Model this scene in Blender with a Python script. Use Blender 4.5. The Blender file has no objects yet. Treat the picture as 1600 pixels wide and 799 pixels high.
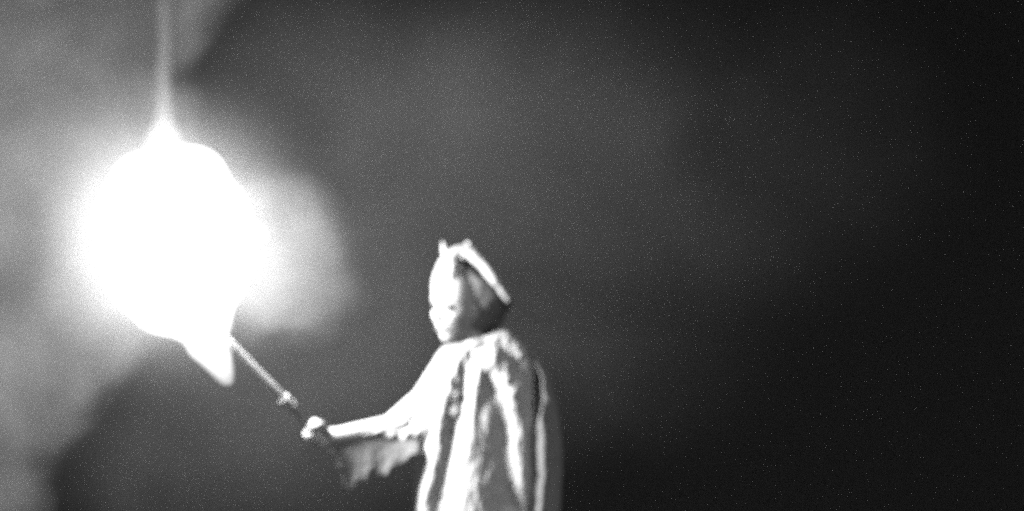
import bpy, bmesh, math, random
from mathutils import Vector, Matrix, noise
import numpy as np

random.seed(4)
S = bpy.context.scene
COL = S.collection

# ------------------------------------------------------------------ camera, sky, light, exposure
CAM = Vector((0, -7.0, 0.55))
LENS = 76.0
cam_d = bpy.data.cameras.new("camera")
cam = bpy.data.objects.new("camera", cam_d)
COL.objects.link(cam)
cam.location = CAM
CROT = (Vector((0, 0, 1.85)) - CAM).to_track_quat('-Z', 'Y')
cam.rotation_mode = 'QUATERNION'
cam.rotation_quaternion = CROT
cam_d.lens = LENS
cam_d.sensor_width = 36
cam_d.clip_end = 500
cam_d.dof.use_dof = True
cam_d.dof.focus_distance = 4.7
cam_d.dof.aperture_fstop = 1.4
S.camera = cam

W = bpy.data.worlds.new("World")
S.world = W
W.use_nodes = True
bg = W.node_tree.nodes["Background"]
bg.inputs[0].default_value = (0.5, 0.5, 0.5, 1)
bg.inputs[1].default_value = 0.0015            # black and white night sky

sun_d = bpy.data.lights.new("fill_sun", 'SUN')  # added fill from the front right for the shaded cloth; no moon shows
sun_d.energy = 0.55
sun_d.angle = math.radians(12)
sun = bpy.data.objects.new("fill_sun", sun_d)
COL.objects.link(sun)
sun.rotation_euler = (math.radians(52), 0, math.radians(30))

S.view_settings.view_transform = 'Standard'
S.view_settings.look = 'None'
S.view_settings.exposure = 0
S.view_settings.gamma = 1
S.cycles.use_denoising = False         # leaves a fine grain like the photograph's
S.cycles.sample_clamp_indirect = 0.12
S.cycles.sample_clamp_direct = 6
S.cycles.volume_bounces = 2
S.cycles.max_bounces = 6
S.cycles.volume_step_rate = 1.0
S.cycles.volume_max_steps = 256
S.cycles.filter_width = 2.2


def P(px, py, y=0.0):
    """the point of the vertical plane at depth y that the photograph shows at (px, py)"""
    d = Vector(((px - 800) / 1600 * 36 / LENS, (399.5 - py) / 1600 * 36 / LENS, -1.0))
    d = CROT @ d
    return CAM + d * ((y - CAM.y) / d.y)


PX = 0.0021
TORCH = P(266, 372, -0.62)                    # heart of the flame

# ------------------------------------------------------------------ helpers
def material(name, base, rough=0.85, bump=0.0, scale=60.0, var=0.0, sheen=0.0, trans=0.0):
    m = bpy.data.materials.new(name)
    m.use_nodes = True
    nt = m.node_tree
    b = nt.nodes["Principled BSDF"]
    b.inputs["Roughness"].default_value = rough
    tc = nt.nodes.new("ShaderNodeTexCoord")
    nz = nt.nodes.new("ShaderNodeTexNoise")
    nz.inputs["Scale"].default_value = scale
    nz.inputs["Detail"].default_value = 6
    nt.links.new(tc.outputs["Object"], nz.inputs["Vector"])
    mr = nt.nodes.new("ShaderNodeMapRange")
    mr.inputs["From Min"].default_value = 0.3
    mr.inputs["From Max"].default_value = 0.7
    mr.inputs["To Min"].default_value = base * (1 - var)
    mr.inputs["To Max"].default_value = base * (1 + var)
    nt.links.new(nz.outputs[0], mr.inputs[0])
    cb = nt.nodes.new("ShaderNodeCombineColor")
    for k in range(3):
        nt.links.new(mr.outputs[0], cb.inputs[k])
    nt.links.new(cb.outputs[0], b.inputs["Base Color"])
    if sheen:
        b.inputs["Sheen Weight"].default_value = sheen
    if bump:
        bp = nt.nodes.new("ShaderNodeBump")
        bp.inputs["Strength"].default_value = bump
        bp.inputs["Distance"].default_value = 0.004
        nt.links.new(nz.outputs[0], bp.inputs["Height"])
        nt.links.new(bp.outputs[0], b.inputs["Normal"])
    if trans:
        out = nt.nodes["Material Output"]
        tr = nt.nodes.new("ShaderNodeBsdfTranslucent")
        nt.links.new(cb.outputs[0], tr.inputs[0])
        mx = nt.nodes.new("ShaderNodeMixShader")
        mx.inputs[0].default_value = trans
        nt.links.new(b.outputs[0], mx.inputs[1])
        nt.links.new(tr.outputs[0], mx.inputs[2])
        nt.links.new(mx.outputs[0], out.inputs["Surface"])
    return m


M_ROBE = material("white_cotton", 0.80, 0.9, 0.35, 180, 0.06, 0.2, 0.12)
M_CAPE = material("grey_wool", 0.34, 0.95, 0.5, 120, 0.18, 0.2)
M_LACE = material("thin_grey_cloth", 0.40, 0.95, 0.5, 90, 0.2, 0, 0.5)
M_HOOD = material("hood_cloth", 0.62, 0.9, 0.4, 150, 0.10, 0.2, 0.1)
M_HOOD_SHADE = material("shaded_hood_cloth", 0.24, 0.95, 0.3, 120, 0.1)  # hood shell: its shade is put into a darker base colour
M_SKIN = material("painted_skin", 0.80, 0.55, 0.1, 80, 0.04)
M_EYE = material("dark_eye", 0.05, 0.2, 0, 10)
M_LIP = material("dark_lips", 0.30, 0.5, 0, 60, 0.1)
M_SHOE = material("dark_leather", 0.04, 0.5, 0.3, 90, 0.2)
M_ROD = material("ash_wood", 0.40, 0.6, 0.3, 60, 0.25)
M_TUBE = material("bright_tube", 0.68, 0.4, 0.15, 60, 0.12)
M_WICK = material("charred_wick", 0.03, 0.95, 0.8, 60, 0.4)
M_GROUND = material("dark_ground", 0.05, 0.95, 0.8, 3, 0.5)


def link(name, me, mat, parent=None, smooth=True):
    me.name = name
    me.materials.append(mat)
    if smooth:
        for p in me.polygons:
            p.use_smooth = True
    o = bpy.data.objects.new(name, me)
    COL.objects.link(o)
    if parent:
        o.parent = parent
        o.matrix_parent_inverse = Matrix.Translation(-parent.location)
    return o


def from_bm(name, bm, mat, parent=None, smooth=True):
    me = bpy.data.meshes.new(name)
    bmesh.ops.recalc_face_normals(bm, faces=bm.faces)
    bm.to_mesh(me)
    bm.free()
    return link(name, me, mat, parent, smooth)


def thing(name, label, cat, loc, group=None):
    o = bpy.data.objects.new(name, None)
    o.empty_display_size = 0.1
    COL.objects.link(o)
    o.location = loc
    o['label'] = label
    o['category'] = cat
    if group:
        o['group'] = group
    return o


def basis(d):
    d = d.normalized()
    a = Vector((0, 0, 1)) if abs(d.z) < 0.9 else Vector((1, 0, 0))
    u = d.cross(a).normalized()
    return u, d.cross(u).normalized()


def tube(bm, pts, rads, seg=16, caps=True, flat=1.0):
    """swept round tube through pts with a radius at each"""
    rings = []
    n = len(pts)
    u0 = None
    for i, p in enumerate(pts):
        d = (pts[min(i + 1, n - 1)] - pts[max(i - 1, 0)]).normalized()
        if u0 is None:
            u, v = basis(d)
        else:
            u = (u0 - d * u0.dot(d)).normalized()
            v = d.cross(u)
        u0 = u
        r = rads[i] if isinstance(rads, (list, tuple)) else rads
        rings.append([bm.verts.new(p + (u * math.cos(2 * math.pi * k / seg) + v * math.sin(2 * math.pi * k / seg) * flat) * r) for k in range(seg)])
    for a, b in zip(rings, rings[1:]):
        for k in range(seg):
            bm.faces.new((a[k], a[(k + 1) % seg], b[(k + 1) % seg], b[k]))
    if caps:
        bm.faces.new(rings[0][::-1])
        bm.faces.new(rings[-1])


def ball(bm, c, r, sc=(1, 1, 1), rot=None, sub=3):
    m = Matrix.Translation(c) @ (rot.to_4x4() if rot else Matrix.Identity(4)) @ Matrix.Diagonal((r * sc[0], r * sc[1], r * sc[2], 1))
    bmesh.ops.create_icosphere(bm, subdivisions=sub, radius=1, matrix=m)


def limb(bm, a, b, ra, rb):
    n = 8
    tube(bm, [a.lerp(b, i / n) for i in range(n + 1)], [ra + (rb - ra) * i / n for i in range(n + 1)], 20)
    ball(bm, a, ra)
    ball(bm, b, rb)


def spline(pts, n):
    """Catmull-Rom through pts"""
    out = []
    q = [pts[0]] + list(pts) + [pts[-1]]
    for i in range(1, len(q) - 2):
        for k in range(n):
            t = k / n
            p0, p1, p2, p3 = q[i - 1], q[i], q[i + 1], q[i + 2]
            out.append(0.5 * ((2 * p1) + (p2 - p0) * t + (2 * p0 - 5 * p1 + 4 * p2 - p3) * t * t + (3 * p1 - p0 - 3 * p2 + p3) * t ** 3))
    out.append(pts[-1])
    return out


def remesh(o, vox, smooth=4, fac=0.5):
    r = o.modifiers.new("remesh", 'REMESH')
    r.mode = 'VOXEL'
    r.voxel_size = vox
    r.use_smooth_shade = True
    if smooth:
        s = o.modifiers.new("smooth", 'SMOOTH')
        s.iterations = smooth
        s.factor = fac


# ------------------------------------------------------------------ ground
bm = bmesh.new()
bmesh.ops.create_grid(bm, x_segments=120, y_segments=120, size=20)
for v in bm.verts:
    r = math.hypot(v.co.x, v.co.y)
    v.co.z = 0.0 if r < 1.5 else 0.06 * (noise.noise(v.co * 0.25)) * min(1, (r - 1.5) / 3)
g = from_bm("ground", bm, M_GROUND)
g['kind'] = 'structure'

# ------------------------------------------------------------------ the robed person
person = thing("person", "person in a pale flowing robe and tufted hood holding out the blazing torch", "person", (-0.09, 0.0, 0.0))

HEADC = P(713, 484, -0.07)
HYAW = Matrix.Rotation(math.radians(-36), 3, 'Z') @ Matrix.Rotation(math.radians(10), 3, 'Y') @ Matrix.Rotation(math.radians(10), 3, 'X')


def head_bm(bm):
    """one head with brow, sockets, nose, lips, chin and ears, facing -Y before HYAW"""
    nu, nv = 96, 72
    feats = [  # x, z, width x, width z, push
        (0, -0.010, .011, .022, .020), (0, -0.024, .013, .009, .013),       # nose bridge, tip
        (-.017, -.027, .006, .006, .006), (.017, -.027, .006, .006, .006),  # nostril wings
        (-.031, .010, .017, .012, -.013), (.031, .010, .017, .012, -.013),  # sockets
        (-.030, .032, .024, .008, .006), (.030, .032, .024, .008, .006),    # brows
        (0, .035, .02, .01, .003),
        (-.043, -.022, .018, .018, .006), (.043, -.022, .018, .018, .006),  # cheekbones
        (0, -.052, .020, .007, .008), (0, -.066, .016, .006, .007),         # lips
        (0, -.0585, .022, .0028, -.006), (0, -.092, .018, .013, .012),      # mouth line, chin
        (-.040, -.058, .015, .02, -.006), (.040, -.058, .015, .02, -.006),
    ]
    rows = []
    for j in range(nv + 1):
        ph = math.pi * j / nv
        row = []
        for i in range(nu):
            th = 2 * math.pi * i / nu
            n = Vector((math.sin(ph) * math.sin(th), -math.sin(ph) * math.cos(th), math.cos(ph)))
            z = n.z * (0.118 if n.z > 0 else 0.124)
            jaw = 1 - 0.40 * max(0, -n.z - 0.12) ** 1.25
            p = Vector((n.x * 0.067 * jaw, n.y * (0.090 if n.y < 0 else 0.100) * (1 - 0.18 * max(0, -n.z)), z))
            if n.y < 0.1:
                d = sum(a * math.exp(-((p.x - fx) / wx) ** 2 - ((p.z - fz) / wz) ** 2) for fx, fz, wx, wz, a in feats)
                p.y -= d * min(1, (0.1 - n.y) * 2.5)
            row.append(bm.verts.new(HEADC + HYAW @ p))
            if j in (0, nv):
                break
        rows.append(row)
    for a, b in zip(rows, rows[1:]):
        for k in range(nu):
            if len(a) == 1:
                bm.faces.new((a[0], b[k], b[(k + 1) % nu]))
            elif len(b) == 1:
                bm.faces.new((a[k], b[0], a[(k + 1) % nu]))
            else:
                bm.faces.new((a[k], b[k], b[(k + 1) % nu], a[(k + 1) % nu]))
    for s in (-1, 1):
        ball(bm, HEADC + HYAW @ Vector((s * .068, .012, -.004)), .030, (.28, .55, 1), HYAW)


# torch axis and grip
GRIP = P(495, 683, -0.26)
T_TUBE0 = P(452, 631, -0.335)
T_TUBE1 = P(360, 540, -0.49)
T_HEAD = P(292, 468, -0.60)
AX = (T_TUBE1 - GRIP).normalized()
shoulderR = P(706, 592, 0.0)
elbowR = P(612, 668, -0.06)
wristR = P(515, 684, -0.215)
neck = P(742, 556, 0.01)

bm = bmesh.new()
head_bm(bm)
limb(bm, P(716, 505, -.02), neck, .052, .060)
limb(bm, neck, P(755, 610, .02), .07, .125)
ball(bm, P(757, 640, .02), .17, (1.05, .70, 1.1))
ball(bm, P(757, 740, .02), .15, (1.0, .72, 1.1))
ball(bm, P(755, 830, .02), .165, (1.05, .75, .9))
limb(bm, P(757, 600, .02), shoulderR, .085, .062)
limb(bm, P(757, 600, .02), P(812, 585, .02), .085, .062)
limb(bm, shoulderR, elbowR, .052, .040)
limb(bm, elbowR, wristR, .040, .025)
shoulderL, elbowL, wristL = P(815, 588, .02), P(838, 700, .05), P(828, 815, .0)
limb(bm, shoulderL, elbowL, .052, .040)
limb(bm, elbowL, wristL, .040, .026)
for s in (-1, 1):
    hip = P(755, 845, .02) + Vector((s * .085, 0, 0))
    knee = Vector((hip.x + s * .015, .0, .49))
    ank = Vector((hip.x + s * .02, .03, .09))
    limb(bm, hip, knee, .085, .055)
    limb(bm, knee, ank, .055, .036)
    limb(bm, ank - Vector((0, 0, .02)), ank + Vector((0, -.14, -.055)), .036, .026)
# gripping hand: palm behind the shaft, four fingers wrapped round it, thumb closing from the side
palmdir = (wristR - GRIP)
palmdir = (palmdir - AX * palmdir.dot(AX)).normalized()
side = AX.cross(palmdir).normalized()
palm = GRIP + palmdir * .026
for k in range(4):
    o_ = AX * (0.028 - .0185 * k)
    ball(bm, palm + o_ + palmdir * .006, .0155, (1, 1, 1.0))
    limb(bm, wristR, palm + o_ * .8 + palmdir * .008, .018, .0135)
    r0 = (.0205, .0215, .021, .0195)[k]
    pts = []
    end = (300, 315, 310, 285)[k]
    for a in range(0, 7):
        t = math.radians(20 + end * a / 6 * .82)
        pts.append(GRIP + o_ + (palmdir * math.cos(t) + side * math.sin(t)) * r0)
    tube(bm, spline(pts, 3), [.0088 - .0022 * i / 18 for i in range(19)], 12)
    ball(bm, pts[-1], .0076)
    ball(bm, pts[2], .0104)
tb = [wristR.lerp(palm, .45) - side * .012, palm - side * .024 + AX * .022, GRIP - side * .026 + AX * .040, GRIP - palmdir * .010 - side * .022 + AX * .050]
tube(bm, spline(tb, 4), [.0135 - .004 * i / 12 for i in range(13)], 12)
ball(bm, tb[-1], .0095)
# relaxed left hand hanging in the folds
hd = (wristL - elbowL).normalized()
limb(bm, wristL, wristL + hd * .075, .026, .030)
for k in range(4):
    b0 = wristL + hd * .085 + Vector((.0, -.030 + .020 * k, 0))
    L = (.065, .075, .07, .055)[k]
    pts = [b0, b0 + hd * L * .45, b0 + hd * L * .8 + Vector((-.012, 0, 0)), b0 + hd * L + Vector((-.028, 0, 0))]
    tube(bm, pts, [.0095, .0092, .0085, .0075], 10)
    ball(bm, pts[-1], .0078)
tube(bm, [wristL + hd * .02 + Vector((0, -.02, 0)), wristL + hd * .05 + Vector((-.01, -.045, 0)), wristL + hd * .085 + Vector((-.02, -.05, 0))], [.014, .012, .009], 10)
body = from_bm("body", bm, M_SKIN, person)
remesh(body, 0.0035, 2, 0.4)

for s in (-1, 1):
    bm = bmesh.new()
    ball(bm, HEADC + HYAW @ Vector((s * .031, -.0695, .010)), .0125)
    from_bm("eye", bm, M_EYE, person)
    bm = bmesh.new()
    a = Vector((-.09 + P(755, 845).x + .09 + s * .105, 0, 0))
    pts = [Vector((a.x, .075, .045)), Vector((a.x, .03, .05)), Vector((a.x, -.05, .045)), Vector((a.x, -.13, .034)), Vector((a.x, -.19, .03))]
    tube(bm, spline(pts, 4), [.040 + .008 * math.sin(i / 16 * 3.1) - (.010 if i > 14 else 0) for i in range(17)], 20)
    for v in bm.verts:
        v.co.z = max(v.co.z, 0.006)
    from_bm("shoe", bm, M_SHOE, person)
bm = bmesh.new()
tube(bm, [HEADC + HYAW @ Vector((x, -.0865 + 14 * x * x, -.0585)) for x in (-.024, -.012, 0, .012, .024)], [.001, .0028, .0032, .0028, .001], 10)
from_bm("lips", bm, M_LIP, person)


# -- cloth sheets -------------------------------------------------------------
def interp(tab, x):
    xs = [t[0] for t in tab]
    ys = [t[1] for t in tab]
    return float(np.interp(x, xs, ys))


def fbm(x, y, z, oct=4):
    return noise.fractal(Vector((x, y, z)), 1.0, 2.0, oct)


BANDS = [  # lit flanks of the big folds: (py, px) path, half width, strength
    ([(560, 690), (640, 668), (700, 664), (760, 664), (799, 654), (900, 640), (1300, 625)], 17, 1.2),
    ([(545, 752), (575, 745), (640, 728), (720, 712), (799, 704), (900, 700), (1300, 690)], 12, 1.5),
    ([(600, 782), (650, 797), (720, 803), (799, 813), (900, 822), (1300, 835)], 15, 2.3),
    ([(590, 822), (650, 838), (745, 846), (800, 842), (1300, 862)], 6, 0.9),
    ([(560, 772), (590, 772), (625, 772), (650, 757), (670, 752)], 8, 1.1),
    ([(655, 826), (745, 838), (800, 830), (1300, 850)], 10, 2.0),
    ([(530, 795), (560, 810), (600, 826)], 9, 1.5),
    ([(525, 752), (562, 736), (575, 730)], 11, -1.6),       # shaded hollows
    ([(600, 714), (625, 711), (655, 700), (720, 692), (760, 680), (799, 676), (1300, 662)], 8, -2.0),
    ([(770, 668), (799, 668), (1300, 650)], 8, -1.6),
    ([(590, 755), (630, 752)], 6, -1.5),
    ([(700, 653), (799, 651), (1300, 640)], 6, 1.0),
]
EL = [(518, 774), (526, 757), (534, 735), (542, 700), (548, 688), (575, 673), (600, 660), (625, 645), (650, 640), (680, 644), (700, 648), (799, 647), (900, 640), (1300, 612)]
ER = [(518, 796), (526, 806), (534, 815), (545, 826), (575, 838), (620, 838), (660, 838), (700, 844), (740, 852), (765, 846), (799, 834), (900, 842), (1300, 872)]

rows_py = [518 + 1.6 * k for k in range(0, 190)] + [820 + 10 * k for k in range(0, 48)]
NT = 360
grid = []
xs = np.linspace(560, 940, 381)
gpy = np.arange(500, 1320, 2.0)


def gauss_blur(A, sig, axis):
    n = int(sig * 3)
    k = np.exp(-0.5 * (np.arange(-n, n + 1) / sig) ** 2)
    k /= k.sum()
    pad = [(0, 0), (0, 0)]
    pad[axis] = (n, n)
    B = np.pad(A, pad, mode='edge')
    return np.apply_along_axis(lambda r_: np.convolve(r_, k, 'valid'), axis, B)


SLOPE = np.zeros((len(gpy), len(xs)))
for j, py in enumerate(gpy):
    for path, w, s in BANDS:
        c = interp(path, py) + 2.5 * fbm(py * .013, w, 0.0, 3)
        fade = min(1, max(0, (py - path[0][0] + 12) / 24)) * min(1, max(0, (path[-1][0] + 12 - py) / 24))
        SLOPE[j] += s * 1.25 * fade * np.exp(-((xs - c) / w) ** 2)
SLOPE -= gauss_blur(SLOPE, 34, 1)
HGT = np.cumsum(SLOPE, axis=1) * PX
HGT -= gauss_blur(HGT, 45, 1)
HGT = gauss_blur(HGT, 7, 0)
for py in rows_py:
    l, r = interp(EL, py), interp(ER, py)
    h = HGT[min(len(gpy) - 1, int((py - 500) / 2))]
    cx, a = (l + r) / 2, (r - l) / 2
    ring = []
    depth = 0.155 if py > 560 else 0.155 * (0.35 + 0.65 * max(0, (py - 518) / 42) ** .6)
    for k in range(NT):
        t = 2 * math.pi * k / NT
        u = math.cos(t)
        f = math.sin(t)
        px = cx + a * u
        front = max(0, f) ** 0.35
        y = 0.02 - f * depth
        w = fbm(px * .018, py * .006, 3.0) * .012 + fbm(px * .05, py * .02, 7.0, 3) * .007 + fbm(px * .16, py * .045, 5.0, 3) * .006
        if py < 660:
            w += (fbm(px * .045, py * .05, 11.0, 3) * .018) * min(1, (660 - py) / 60)
        if f > 0:
            y -= front * (float(np.interp(px, xs, h)) * .9 + w * .85)
        else:
            y += .02 * math.sin(t * 14) * abs(f)
        edge = 1.6 * fbm(py * .03, u * 3, 21.0, 3)
        q = P(px + edge * u, py, 0)
        q.y = y
        q.z = max(q.z, 0.025 + .01 * math.sin(t * 9))
        ring.append(q)
    grid.append(ring)
bm = bmesh.new()
vr = [[bm.verts.new(p) for p in ring] for ring in grid]
for a_, b_ in zip(vr, vr[1:]):
    for k in range(NT):
        bm.faces.new((a_[k], b_[k], b_[(k + 1) % NT], a_[(k + 1) % NT]))
bm.faces.new(vr[0])
from_bm("robe", bm, M_ROBE, person)

# sleeve on the outstretched arm: (px, top, bottom)
SL = [(503, 671, 693), (512, 669, 691), (530, 669, 690), (548, 667, 690), (566, 665, 692), (585, 661, 690), (600, 655, 694), (615, 647, 693), (630, 633, 697), (645, 614, 700), (658, 594, 700), (672, 572, 705), (686, 549, 710), (700, 545, 700), (715, 550, 690)]
bm = bmesh.new()
rings = []
for i in range(120):
    px = 503 + 212 * i / 119
    top = float(np.interp(px, [s[0] for s in SL], [s[1] for s in SL])) + 1.2 * fbm(px * .06, 0, 2, 3)
    bot = float(np.interp(px, [s[0] for s in SL], [s[2] for s in SL])) + 3.5 * fbm(px * .07, 5, 2, 3)
    yc = float(np.interp(px, [503, 612, 715], [-.215, -.065, -.01]))
    dep = float(np.interp(px, [503, 540, 620, 715], [.026, .036, .06, .12]))
    ring = []
    for k in range(96):
        t = 2 * math.pi * k / 96
        py = (top + bot) / 2 - math.cos(t) * (bot - top) / 2
        y = yc - math.sin(t) * dep
        # folds fan out from the shoulder along the arm
        fold = math.sin((py - top) * .24 + px * .05 + 2 * fbm(px * .012, py * .02, 9)) * .28 + 1.2 * fbm(px * .035, py * .05, 4, 3)
        y -= max(0, math.sin(t)) * fold * .011
        ring.append(bm.verts.new(P(px, py, y)))
    rings.append(ring)
for a_, b_ in zip(rings, rings[1:]):
    for k in range(96):
        bm.faces.new((a_[k], a_[(k + 1) % 96], b_[(k + 1) % 96], b_[k]))
bm.faces.new(rings[-1])
from_bm("sleeve", bm, M_ROBE, person)


def sheet(name, mat, topf, botf, x0, x1, nx, nz, yf, thick=.003, ragged=0.0, parent=person):
    bm = bmesh.new()
    g = []
    for j in range(nz + 1):
        v = j / nz
        row = []
        for i in range(nx + 1):
            px = x0 + (x1 - x0) * i / nx
            t, b = topf(px), botf(px)
            row.append(bm.verts.new(P(px, t + (b - t) * v, yf(px, v))))
        g.append(row)
    for j in range(nz):
        for i in range(nx):
            bm.faces.new((g[j][i], g[j][i + 1], g[j + 1][i + 1], g[j + 1][i]))
    o = from_bm(name, bm, mat, parent)
    so = o.modifiers.new("thickness", 'SOLIDIFY')
    so.thickness = thick
    so.offset = 0
    return o


# hanging ragged lining of the wide sleeve
HEM = [(500, 693), (507, 704), (515, 712), (524, 720), (532, 735), (536, 740), (539, 762), (545, 768), (551, 765), (556, 752), (562, 748), (570, 751), (575, 742), (583, 741), (590, 745), (596, 738), (602, 743), (609, 733), (618, 727), (630, 722), (640, 712), (652, 708)]
sheet("sleeve_lining", M_LACE, lambda x: 687 + 2 * math.sin(x * .1),
      lambda x: float(np.interp(x, [h[0] for h in HEM], [h[1] for h in HEM])) + 2.5 * fbm(x * .16, 1, 1, 3),
      500, 654, 150, 30,
      lambda x, v: float(np.interp(x, [503, 612, 715], [-.215, -.065, -.01]) - .8 * np.interp(x, [503, 540, 620, 715], [.026, .036, .06, .12])) - .022 * v + .004 * math.sin(x * .16 + v * 1.5) * v + .006 * v * fbm(x * .05, v * 3, 5, 3))

# grey cape over the far shoulder, falling behind
CR = [(516, 786), (522, 800), (530, 815), (545, 832), (570, 848), (600, 860), (640, 870), (690, 876), (740, 877), (799, 873), (1000, 878), (1290, 890)]
bm = bmesh.new()
rows = []
for j in range(150):
    py = 516 + (1290 - 516) * (j / 149) ** 1.5
    r = interp(CR, py)
    row = []
    for i in range(81):
        t0 = -45 - 35 * min(1, max(0, (py - 600) / 80))
        t = math.radians(t0 + (135 - t0) * i / 80)         # from in front of the shoulder round to the back
        dep = .17 if py > 600 else .17 * (.3 + .7 * ((py - 516) / 84) ** .6)
        cx = r - 44
        px = cx + 44 * math.cos(t) if math.cos(t) > 0 else cx + min(150, max(30, (py - 516) * 1.6)) * math.cos(t)
        y = .04 + dep * math.sin(t) + .008 * math.sin(t * 17 + 1.5 * fbm(py * .01, i * .05, 2)) * min(1, (py - 516) / 80)
        q = P(px + 1.8 * fbm(py * .05, i * .1, 1, 3), py, 0)
        q.y = y
        q.z = max(q.z, .03)
        row.append(bm.verts.new(q))
    rows.append(row)
for a_, b_ in zip(rows, rows[1:]):
    for i in range(80):
        bm.faces.new((a_[i], a_[i + 1], b_[i + 1], b_[i]))
o = from_bm("cape", bm, M_CAPE, person)
so = o.modifiers.new("thickness", 'SOLIDIFY')
so.thickness = .004

# collar: a crumpled ring of cloth between chin and shoulders
bm = bmesh.new()
pts = []
for k in range(49):
    t = 2 * math.pi * k / 48
    c = P(738 + 40 * math.cos(t), 541 - 6 * math.cos(t) + 8 * math.sin(t), 0)
    c.y = .01 - .105 * math.sin(t)
    pts.append(c)
tube(bm, pts, [.020 + .004 * math.sin(k * .8) for k in range(49)], 14, caps=False, flat=.8)
for v in bm.verts:
    v.co += Vector((1, 1, 1)) * .006 * fbm(v.co.x * 30, v.co.y * 30, v.co.z * 30, 3)
from_bm("collar", bm, M_CAPE, person)

# hood: open shell, rolled brim, two tufts, drooping point
HC = P(737, 470, 0.02)
bm = bmesh.new()
nu, nv = 120, 90
rows = []
for j in range(nv + 1):
    ph = math.pi * (.02 + .96 * j / nv)
    row = []
    for i in range(nu):
        th = 2 * math.pi * i / nu
        n = Vector((math.sin(ph) * math.sin(th), -math.sin(ph) * math.cos(th), math.cos(ph)))
        p = Vector((n.x * .118, n.y * .135, n.z * (.150 if n.z > 0 else .125)))
        # peak leans left, ridge slopes to a point at the right
        p.x += -.040 * max(0, n.z) ** 1.3
        if n.x > 0:
            p.x += .016 * math.exp(-((n.z - .02) / .3) ** 2) * n.x
            p.z -= .030 * n.x * max(0, n.z)
        p += n * .006 * fbm(n.x * 3, n.y * 3, n.z * 3, 4)
        row.append(bm.verts.new(HC + p))
    rows.append(row)
for a_, b_ in zip(rows, rows[1:]):
    for k in range(nu):
        f = (a_[k], b_[k], b_[(k + 1) % nu], a_[(k + 1) % nu])
        c = (f[0].co + f[2].co) / 2 - HC
        # the opening for the face, wide and turned to the torch
        ox = (c.x + .066) / .078
        oz = (c.z + .015) / .112
        if c.y < .02 and ox * ox + oz * oz < 1:
            continue
        bm.faces.new(f)
bmesh.ops.delete(bm, geom=[v for v in bm.verts if not v.link_faces], context='VERTS')
hood = from_bm("hood", bm, M_HOOD_SHADE, person)
so = hood.modifiers.new("thickness", 'SOLIDIFY')
so.thickness = .004
bp = [(684, 486, -.09), (682, 462, -.10), (685, 434, -.105), (694, 413, -.105), (706, 400, -.105), (720, 393, -.10), (736, 397, -.10), (752, 412, -.105), (770, 434, -.105), (784, 454, -.09), (794, 470, -.07)]
pts = spline([P(*b) for b in bp], 6)
bm = bmesh.new()
tube(bm, pts, [.008 + .012 * math.sin(math.pi * min(1, .12 + i / (len(pts) - 1) * .86)) for i in range(len(pts))], 16)
for v in bm.verts:
    v.co += Vector((1, 1, 1)) * .004 * fbm(v.co.x * 25, v.co.y * 25, v.co.z * 25, 3)
from_bm("hood_brim", bm, M_HOOD, person)
# cloth band over the forehead, tucked under the brim
bm = bmesh.new()
rows = []
for j in range(16):
    v = j / 15
    row = []
    for i in range(31):
        u = i / 30
        px = 686 + 45 * u - 4 * (1 - v) * 0
        top = 404 + 22 * (2 * u - 1) ** 2
        bot = 452 - 8 * u
        py = top + (bot - top) * v
        y = -.145 + .10 * ((u - .36) * 1.25) ** 2 + .03 * (1 - v) ** 2 + .004 * fbm(px * .1, py * .05, 2, 3)
        row.append(bm.verts.new(P(px, py, y)))
    rows.append(row)
for a_, b_ in zip(rows, rows[1:]):
    for i in range(30):
        bm.faces.new((a_[i], a_[i + 1], b_[i + 1], b_[i]))
o = from_bm("headband", bm, M_ROBE, person)
so = o.modifiers.new("thickness", 'SOLIDIFY')
so.thickness = .005


def tuft(pts, rads):
    bm = bmesh.new()
    tube(bm, spline([P(*p) for p in pts], 6), rads, 16, flat=.7)
    for v in bm.verts:
        v.co += Vector((1, 1, 1)) * .004 * fbm(v.co.x * 40, v.co.y * 40, v.co.z * 40, 3)
    from_bm("hood_tuft", bm, M_HOOD, person)


tuft([(700, 412, -.09), (697, 398, -.09), (694, 387, -.09), (692, 377, -.085)], [.023 - .0195 * i / 18 for i in range(19)])
tuft([(722, 405, -.09), (727, 394, -.09), (732, 386, -.09), (731, 379, -.085)], [.028 - .018 * (i / 18) ** 1.4 for i in range(19)])

# ------------------------------------------------------------------ the torch
torch = thing("torch", "long thin torch held out by the robed person, its head blazing white", "torch", GRIP)


def rod(name, a, b, r, mat, wob=0.0, seg=20, parent=torch):
    bm = bmesh.new()
    n = 24
    tube(bm, [a.lerp(b, i / n) for i in range(n + 1)], [r * (1 + wob * noise.noise(Vector((i * .7, r * 99, 0)))) for i in range(n + 1)], seg)
    return from_bm(name, bm, mat, parent)


rod("shaft", GRIP - AX * .042, T_TUBE0 + (T_TUBE1 - T_TUBE0) * .1, .0075, M_ROD, .15)
rod("tube", T_TUBE0, T_HEAD, .0125, M_TUBE, .15)
d = (T_TUBE1 - T_TUBE0).normalized()
rod("collar_ring", T_TUBE0 - d * .012, T_TUBE0 + d * .028, .0170, M_TUBE, .1)
rod("collar_ring", T_TUBE1 - d * .014, T_TUBE1 + d * .012, .0160, M_TUBE, .1)
wick = rod("wick", T_HEAD, P(262, 428, -.62), .034, M_WICK, .3)

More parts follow.
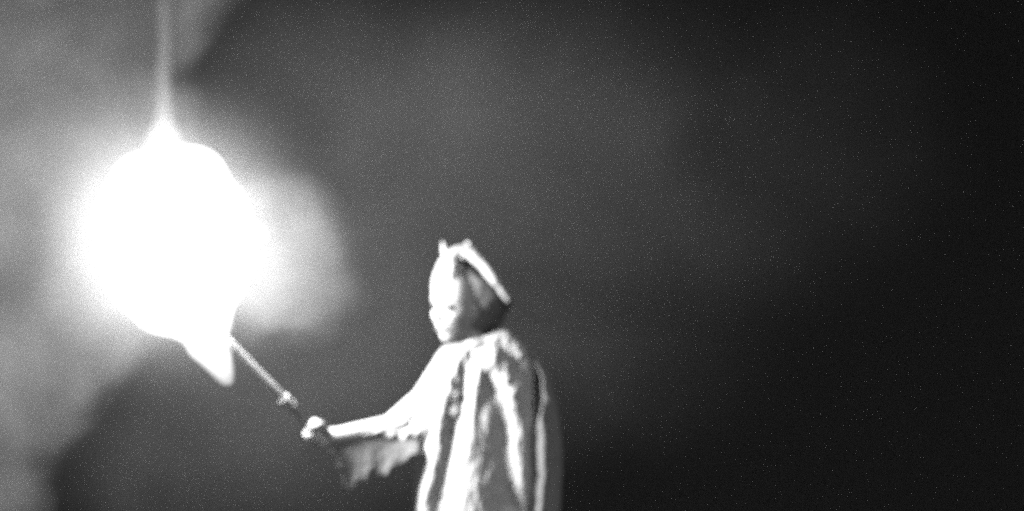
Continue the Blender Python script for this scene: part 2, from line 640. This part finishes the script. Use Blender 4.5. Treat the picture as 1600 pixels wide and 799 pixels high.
M_FLAME = bpy.data.materials.new("white_flame")
M_FLAME.use_nodes = True
nt = M_FLAME.node_tree
nt.nodes.clear()
out = nt.nodes.new("ShaderNodeOutputMaterial")
em = nt.nodes.new("ShaderNodeEmission")
em.inputs["Color"].default_value = (1, 1, 1, 1)
em.inputs["Strength"].default_value = 16.0
nt.links.new(em.outputs[0], out.inputs["Volume"])
bm = bmesh.new()
Y = -.62
for px, py, r in [(268, 358, 112), (240, 345, 92), (300, 352, 95), (262, 410, 102), (285, 440, 80), (225, 400, 70), (255, 470, 55), (300, 470, 66), (318, 500, 46), (322, 535, 34), (338, 558, 27), (348, 578, 20), (355, 594, 14), (257, 500, 28), (258, 250, 36), (257, 232, 22), (256, 218, 13), (356, 380, 42), (338, 432, 52), (330, 468, 40), (225, 290, 55), (300, 285, 60), (160, 352, 24), (142, 351, 11), (400, 366, 20), (415, 367, 10)]:  # flame widened to its glare; outer side balls stand in for light rays
    ball(bm, P(px, py, Y), r * PX * .93)
tube(bm, spline([P(257, 240, Y), P(256, 215, Y), P(255, 196, Y), P(255, 180, Y)], 5), [.05 * (1 - i / 15) ** 1.5 + .003 for i in range(16)], 16)
flame = from_bm("flame", bm, M_FLAME, torch)
remesh(flame, .012, 14, .6)

lamp_d = bpy.data.lights.new("flame_light", 'POINT')
lamp_d.energy = 235
lamp_d.shadow_soft_size = 0.16
lamp = bpy.data.objects.new("flame_light", lamp_d)
COL.objects.link(lamp)
lamp.location = TORCH - GRIP
lamp.parent = torch


# ------------------------------------------------------------------ smoke and haze
def smoke_mat(name, dens, scale, lo, hi, core=0.0, core_r=0.5, aniso=0.0, blobs=None, soft=.5, wob=.2, top=1.0):
    m = bpy.data.materials.new(name)
    m.use_nodes = True
    nt = m.node_tree
    nt.nodes.clear()
    out = nt.nodes.new("ShaderNodeOutputMaterial")
    pv = nt.nodes.new("ShaderNodeVolumePrincipled")
    pv.inputs["Color"].default_value = (.92, .92, .92, 1)
    pv.inputs["Anisotropy"].default_value = aniso
    nt.links.new(pv.outputs[0], out.inputs["Volume"])
    geo = nt.nodes.new("ShaderNodeNewGeometry")
    nz = nt.nodes.new("ShaderNodeTexNoise")
    nz.inputs["Scale"].default_value = scale
    nz.inputs["Detail"].default_value = 4
    nz.inputs["Distortion"].default_value = .5
    nt.links.new(geo.outputs["Position"], nz.inputs["Vector"])
    mr = nt.nodes.new("ShaderNodeMapRange")
    mr.interpolation_type = 'SMOOTHSTEP'
    mr.inputs["From Min"].default_value = .36
    mr.inputs["From Max"].default_value = .68
    mr.inputs["To Min"].default_value = lo * dens
    mr.inputs["To Max"].default_value = hi * dens
    nt.links.new(nz.outputs[0], mr.inputs[0])
    last = mr.outputs[0]
    if blobs:
        # the smoke thins out towards the ragged rim of each billow
        n2 = nt.nodes.new("ShaderNodeTexNoise")
        n2.inputs["Scale"].default_value = 4.5
        n2.inputs["Detail"].default_value = 3
        nt.links.new(geo.outputs["Position"], n2.inputs["Vector"])
        off = nt.nodes.new("ShaderNodeVectorMath")
        off.operation = 'MULTIPLY_ADD'
        off.inputs[1].default_value = (wob,) * 3
        nt.links.new(n2.outputs["Color"], off.inputs[0])
        nt.links.new(geo.outputs["Position"], off.inputs[2])
        tot = None
        for px, py, y, rr in blobs:
            dd = nt.nodes.new("ShaderNodeVectorMath")
            dd.operation = 'DISTANCE'
            dd.inputs[1].default_value = P(px, py, y) + Vector((wob,) * 3) * .5
            nt.links.new(off.outputs[0], dd.inputs[0])
            R = rr * PX * (7 + y) / 7
            c = nt.nodes.new("ShaderNodeMapRange")
            c.interpolation_type = 'SMOOTHSTEP'
            c.inputs["From Min"].default_value = R
            c.inputs["From Max"].default_value = R * soft
            nt.links.new(dd.outputs["Value"], c.inputs[0])
            if tot is None:
                tot = c.outputs[0]
            else:
                ad = nt.nodes.new("ShaderNodeMath")
                ad.operation = 'ADD'
                nt.links.new(tot, ad.inputs[0])
                nt.links.new(c.outputs[0], ad.inputs[1])
                tot = ad.outputs[0]
        cl = nt.nodes.new("ShaderNodeMath")
        cl.operation = 'MINIMUM'
        cl.inputs[1].default_value = top
        nt.links.new(tot, cl.inputs[0])
        mu = nt.nodes.new("ShaderNodeMath")
        mu.operation = 'MULTIPLY'
        nt.links.new(last, mu.inputs[0])
        nt.links.new(cl.outputs[0], mu.inputs[1])
        last = mu.outputs[0]
    if core:
        # extra density round the flame, added to spread its glow
        sub = nt.nodes.new("ShaderNodeVectorMath")
        sub.operation = 'DISTANCE'
        sub.inputs[1].default_value = TORCH
        nt.links.new(geo.outputs["Position"], sub.inputs[0])
        c = nt.nodes.new("ShaderNodeMapRange")
        c.interpolation_type = 'SMOOTHERSTEP'
        c.inputs["From Min"].default_value = core_r
        c.inputs["From Max"].default_value = .05
        c.inputs["To Min"].default_value = 0
        c.inputs["To Max"].default_value = core
        nt.links.new(sub.outputs["Value"], c.inputs[0])
        ad = nt.nodes.new("ShaderNodeMath")
        ad.operation = 'ADD'
        nt.links.new(last, ad.inputs[0])
        nt.links.new(c.outputs[0], ad.inputs[1])
        last = ad.outputs[0]
    nt.links.new(last, pv.inputs["Density"])
    return m


def smoke(name, label, cat, blobs, mat, vox=.045, rough=.05):
    bm = bmesh.new()
    for px, py, y, r in blobs:
        ball(bm, P(px, py, y), r * PX * (7 + y) / 7)
    o = from_bm(name, bm, mat)
    remesh(o, vox, 3)
    if rough:
        tx = bpy.data.textures.new(name, 'CLOUDS')
        tx.noise_scale = .22
        tx.noise_depth = 3
        dm = o.modifiers.new("billow", 'DISPLACE')
        dm.texture = tx
        dm.texture_coords = 'GLOBAL'
        dm.strength = rough * 2.2
        dm.mid_level = .5
        t2 = bpy.data.textures.new(name + "_fine", 'CLOUDS')
        t2.noise_scale = .07
        t2.noise_depth = 2
        d2 = o.modifiers.new("curl", 'DISPLACE')
        d2.texture = t2
        d2.texture_coords = 'GLOBAL'
        d2.strength = rough
        d2.mid_level = .5
    o['kind'] = 'stuff'
    o['label'] = label
    o['category'] = cat
    return o


CLOUD = [(-80, 60, .5, 215), (60, 40, .5, 205), (190, 10, .5, 160), (240, -60, .5, 170), (-60, 300, .5, 260), (80, 260, .5, 245), (190, 240, .4, 165),
         (40, 440, .5, 210), (140, 430, .4, 175), (125, 530, .4, 125), (-40, 600, .5, 205), (20, 600, .5, 150), (-60, 780, .5, 150), (270, 390, .3, 160), (400, 390, .3, 145), (455, 420, .2, 145), (420, 440, .1, 110), (430, 340, .3, 110)]
cloud = smoke("smoke_cloud", "pale billowing smoke drifting up on the left behind the blazing torch", "smoke",
              CLOUD, smoke_mat("smoke", .62, 2.2, .45, 1.3, 0, .5, blobs=CLOUD, soft=.6, wob=.32), rough=0)
puff = smoke("glow_puff", "smoke added close round the torch flame to make its glow and halo", "smoke",
             [(266, 372, -.62, 345), (290, 450, -.62, 300)],  # added so the flame's light spreads into a soft halo
             smoke_mat("glow_smoke", .002, 3, .5, 1, .15, .60), .03, 0.02)
VEIL = [(230, 660, .9, 270), (1230, 240, 1.2, 330), (520, 230, .9, 420), (760, 330, .9, 430), (620, 560, .9, 400), (860, 150, .9, 330), (380, 640, .9, 340), (980, 400, .9, 380)]
veil = smoke("thin_smoke", "thin dim smoke veil hanging in the night air around the robed person", "smoke",
             VEIL, smoke_mat("thin_smoke", .12, 1.2, .5, 1.4, 0, blobs=VEIL, soft=.1, wob=.3, top=1.6), .08, 0)
STREAK = [(256 + .8 * math.sin(k * .9), 225 - 19 * k, -.62, 21 + 22 * math.exp(-k / 1.6)) for k in range(14)]  # stands in for the streak of light above the flame
wisp = smoke("streak_wisp", "light streak above the torch flame, made as a thin straight wisp of smoke", "smoke",
             STREAK, smoke_mat("streak_smoke", .9, 5, .8, 1.1, blobs=STREAK, soft=.05, wob=.008, top=1.2), .012, 0)
bm = bmesh.new()
bmesh.ops.create_cube(bm, size=1, matrix=Matrix.Translation((0, 0, 2)) @ Matrix.Diagonal((44, 44, 6.8, 1)))
hm = bpy.data.materials.new("haze")
hm.use_nodes = True
nt = hm.node_tree
nt.nodes.clear()
out = nt.nodes.new("ShaderNodeOutputMaterial")
pv = nt.nodes.new("ShaderNodeVolumePrincipled")
pv.inputs["Color"].default_value = (.9, .9, .9, 1)
pv.inputs["Density"].default_value = .0026
nt.links.new(pv.outputs[0], out.inputs["Volume"])
hz = from_bm("haze", bm, hm, smooth=False)
hz['kind'] = 'stuff'
